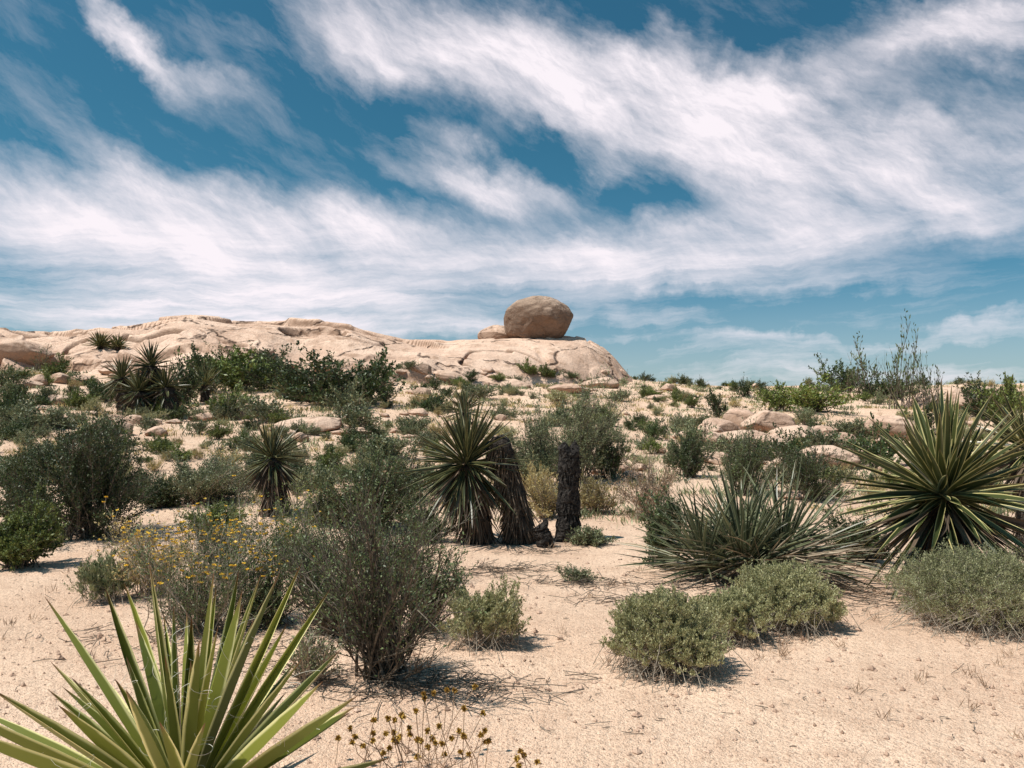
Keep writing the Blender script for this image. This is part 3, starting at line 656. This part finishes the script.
# ------------------------------------------------ camera, sun, sky
cam=bpy.data.cameras.new('camera');co=bpy.data.objects.new('camera',cam);COL.objects.link(co)
cam.sensor_width=36;cam.lens=36*F/1024;cam.clip_end=6000;cam.clip_start=.05
co.location=(0,0,CZ);co.rotation_euler=(math.radians(90)+PITCH,0,0);sc.camera=co
sd=Vector((-.44,-.14,.87)).normalized()
el=math.asin(sd.z);az=math.atan2(sd.x,sd.y)
sun=bpy.data.lights.new('sun','SUN');sun.energy=5.0;sun.angle=math.radians(.5);sun.color=(1,.95,.87)
so=bpy.data.objects.new('sun',sun);COL.objects.link(so);so.rotation_euler=sd.to_track_quat('Z','Y').to_euler()
w=bpy.data.worlds.new('World');sc.world=w;w.use_nodes=True;nt=w.node_tree;nt.nodes.clear()
sky=N_(nt,'ShaderNodeTexSky',sky_type='NISHITA');sky.sun_disc=False;sky.sun_elevation=el;sky.sun_rotation=az
tc=N_(nt,'ShaderNodeTexCoord');sep=N_(nt,'ShaderNodeSeparateXYZ');nt.links.new(tc.outputs['Generated'],sep.inputs[0])
X,Y,Z=sep.outputs
AZ=mth(nt,'ARCTAN2',X,Y);HL=mth(nt,'SQRT',mth(nt,'ADD',mth(nt,'MULTIPLY',X,X),mth(nt,'MULTIPLY',Y,Y)))
EL=mth(nt,'ARCTAN2',Z,HL)
cmb=N_(nt,'ShaderNodeCombineXYZ');nt.links.new(AZ,cmb.inputs[0]);nt.links.new(EL,cmb.inputs[1]);base=cmb.outputs[0]
nz=N_(nt,'ShaderNodeTexNoise');nz.inputs['Scale'].default_value=6;nz.inputs['Detail'].default_value=6;nz.inputs['Roughness'].default_value=.62;nt.links.new(base,nz.inputs['Vector'])
sb=N_(nt,'ShaderNodeVectorMath',operation='SUBTRACT');nt.links.new(nz.outputs['Color'],sb.inputs[0]);sb.inputs[1].default_value=(.5,.5,.5)
def warp(k):
    scv=N_(nt,'ShaderNodeVectorMath',operation='SCALE');scv.inputs['Scale'].default_value=k;nt.links.new(sb.outputs[0],scv.inputs[0])
    ad=N_(nt,'ShaderNodeVectorMath',operation='ADD');nt.links.new(base,ad.inputs[0]);nt.links.new(scv.outputs[0],ad.inputs[1]);return ad.outputs[0]
wp=warp(.15);wq=warp(.045)
def pix(px,py):
    sx,sz=ray(px,py);return math.atan(sx),math.atan2(sz,math.hypot(1,sx))
def blob(x1,y1,x2,y2,wd,amp,i0=0,o0=1.7):
    a1,e1=pix(x1,y1);a2,e2=pix(x2,y2)
    cx,cy=(a1+a2)/2,(e1+e2)/2;Ln=math.hypot(a2-a1,e2-e1)/2*1.15;th=math.atan2(e2-e1,a2-a1)
    mp=N_(nt,'ShaderNodeMapping',vector_type='TEXTURE');mp.inputs['Location'].default_value=(cx,cy,0);mp.inputs['Rotation'].default_value=(0,0,th);mp.inputs['Scale'].default_value=(Ln,wd/F*1.5,1e3)
    nt.links.new(wp,mp.inputs['Vector'])
    ln=N_(nt,'ShaderNodeVectorMath',operation='LENGTH');nt.links.new(mp.outputs[0],ln.inputs[0])
    return mrange(nt,ln.outputs['Value'],o0,i0,0,amp)
tot=None
for b in [
  (80,-25,185,85,9,.9),(120,20,240,95,8,.5),(-40,150,90,165,22,.4),
  (310,-10,560,110,24,.65),(400,0,640,100,30,.8),(560,60,800,150,30,.95),(640,110,1080,180,36,.75),(650,75,860,105,24,.6),
  (860,50,1080,28,18,.9),(640,15,700,30,12,.5),
  (395,150,560,205,15,.8),(560,150,640,175,14,.4),
  (-60,205,250,240,34,.85),(150,235,480,250,26,.9),(-60,285,450,300,26,.8),(-40,325,500,325,16,.65),
  (470,262,800,240,20,.85),(740,225,1080,205,28,.75),(560,285,900,280,14,.55),
  (700,347,1080,318,7,.55),(560,303,700,325,8,.5),(640,372,1080,365,14,.6),(240,30,420,60,16,.4),(0,60,80,110,12,.35)]:
    g=blob(*b)
    tot=g if tot is None else mth(nt,'ADD',tot,mth(nt,'MULTIPLY',g,mth(nt,'SUBTRACT',1.1,tot)))
gap=None
for b in [(90,100,420,150,24,.8),(-40,40,90,110,40,.8),(490,135,560,165,14,.6),(590,5,660,10,22,.7),(850,100,1000,95,14,.6),(700,15,860,20,16,.6),(620,310,1080,300,12,.5),(900,262,1080,270,12,.6),(580,190,650,195,10,.5),(230,15,330,60,18,.5)]:
    g=blob(*b)
    gap=g if gap is None else mth(nt,'MAXIMUM',gap,g)
def streak(ang,sx,sy,det=7,rough=.62,off=0,src=None,dist=.15):
    mp=N_(nt,'ShaderNodeMapping');mp.inputs['Rotation'].default_value=(0,0,ang)
    nt.links.new(src or wq,mp.inputs['Vector'])
    m2=N_(nt,'ShaderNodeMapping');m2.inputs['Scale'].default_value=(sx,sy,1);m2.inputs['Location'].default_value=(off,off,0);nt.links.new(mp.outputs[0],m2.inputs['Vector'])
    return noise(nt,m2.outputs[0],1,det,rough,dist)
s1=streak(math.radians(22),4,17,9,.66);s2=streak(math.radians(-2),3,24,9,.66,3.3);s3=streak(math.radians(46),5,20,8,.68,9.1)
hb=mrange(nt,EL,.12,.28)
hs=mth(nt,'ADD',mth(nt,'MULTIPLY',s1,.6),mth(nt,'MULTIPLY',s3,.4))
st=mth(nt,'ADD',mth(nt,'MULTIPLY',hs,hb),mth(nt,'MULTIPLY',s2,mth(nt,'SUBTRACT',1,hb)))
st=mth(nt,'SUBTRACT',st,.5)
base_=mth(nt,'MULTIPLY',tot,mth(nt,'SUBTRACT',1,gap))
dens=mth(nt,'ADD',mth(nt,'MULTIPLY',base_,.98),mth(nt,'MULTIPLY',st,mth(nt,'ADD',mth(nt,'MULTIPLY',base_,2.5),1.4)))
mask=mrange(nt,dens,.0,1.15,0,1.0,False)
mask=mth(nt,'ADD',mask,0,clamp=True)
mask=mth(nt,'MULTIPLY',mth(nt,'POWER',mask,1.05),.99)
hz=mrange(nt,EL,.18,0,0,.30)
mask=mth(nt,'MAXIMUM',mask,hz)
tint=mixc(nt,mrange(nt,EL,.03,.36),(.40,.74,.86),(.24,.66,.70))
skc=mixc(nt,1.0,sky.outputs[0],tint,'MULTIPLY')
cl=mixc(nt,mask,skc,(9.8,9.1,9.6))
bg=N_(nt,'ShaderNodeBackground');bg.inputs[1].default_value=.1;nt.links.new(cl,bg.inputs[0])
wo=N_(nt,'ShaderNodeOutputWorld');nt.links.new(bg.outputs[0],wo.inputs[0])
sc.view_settings.view_transform='Standard';sc.view_settings.look='None';sc.view_settings.exposure=0
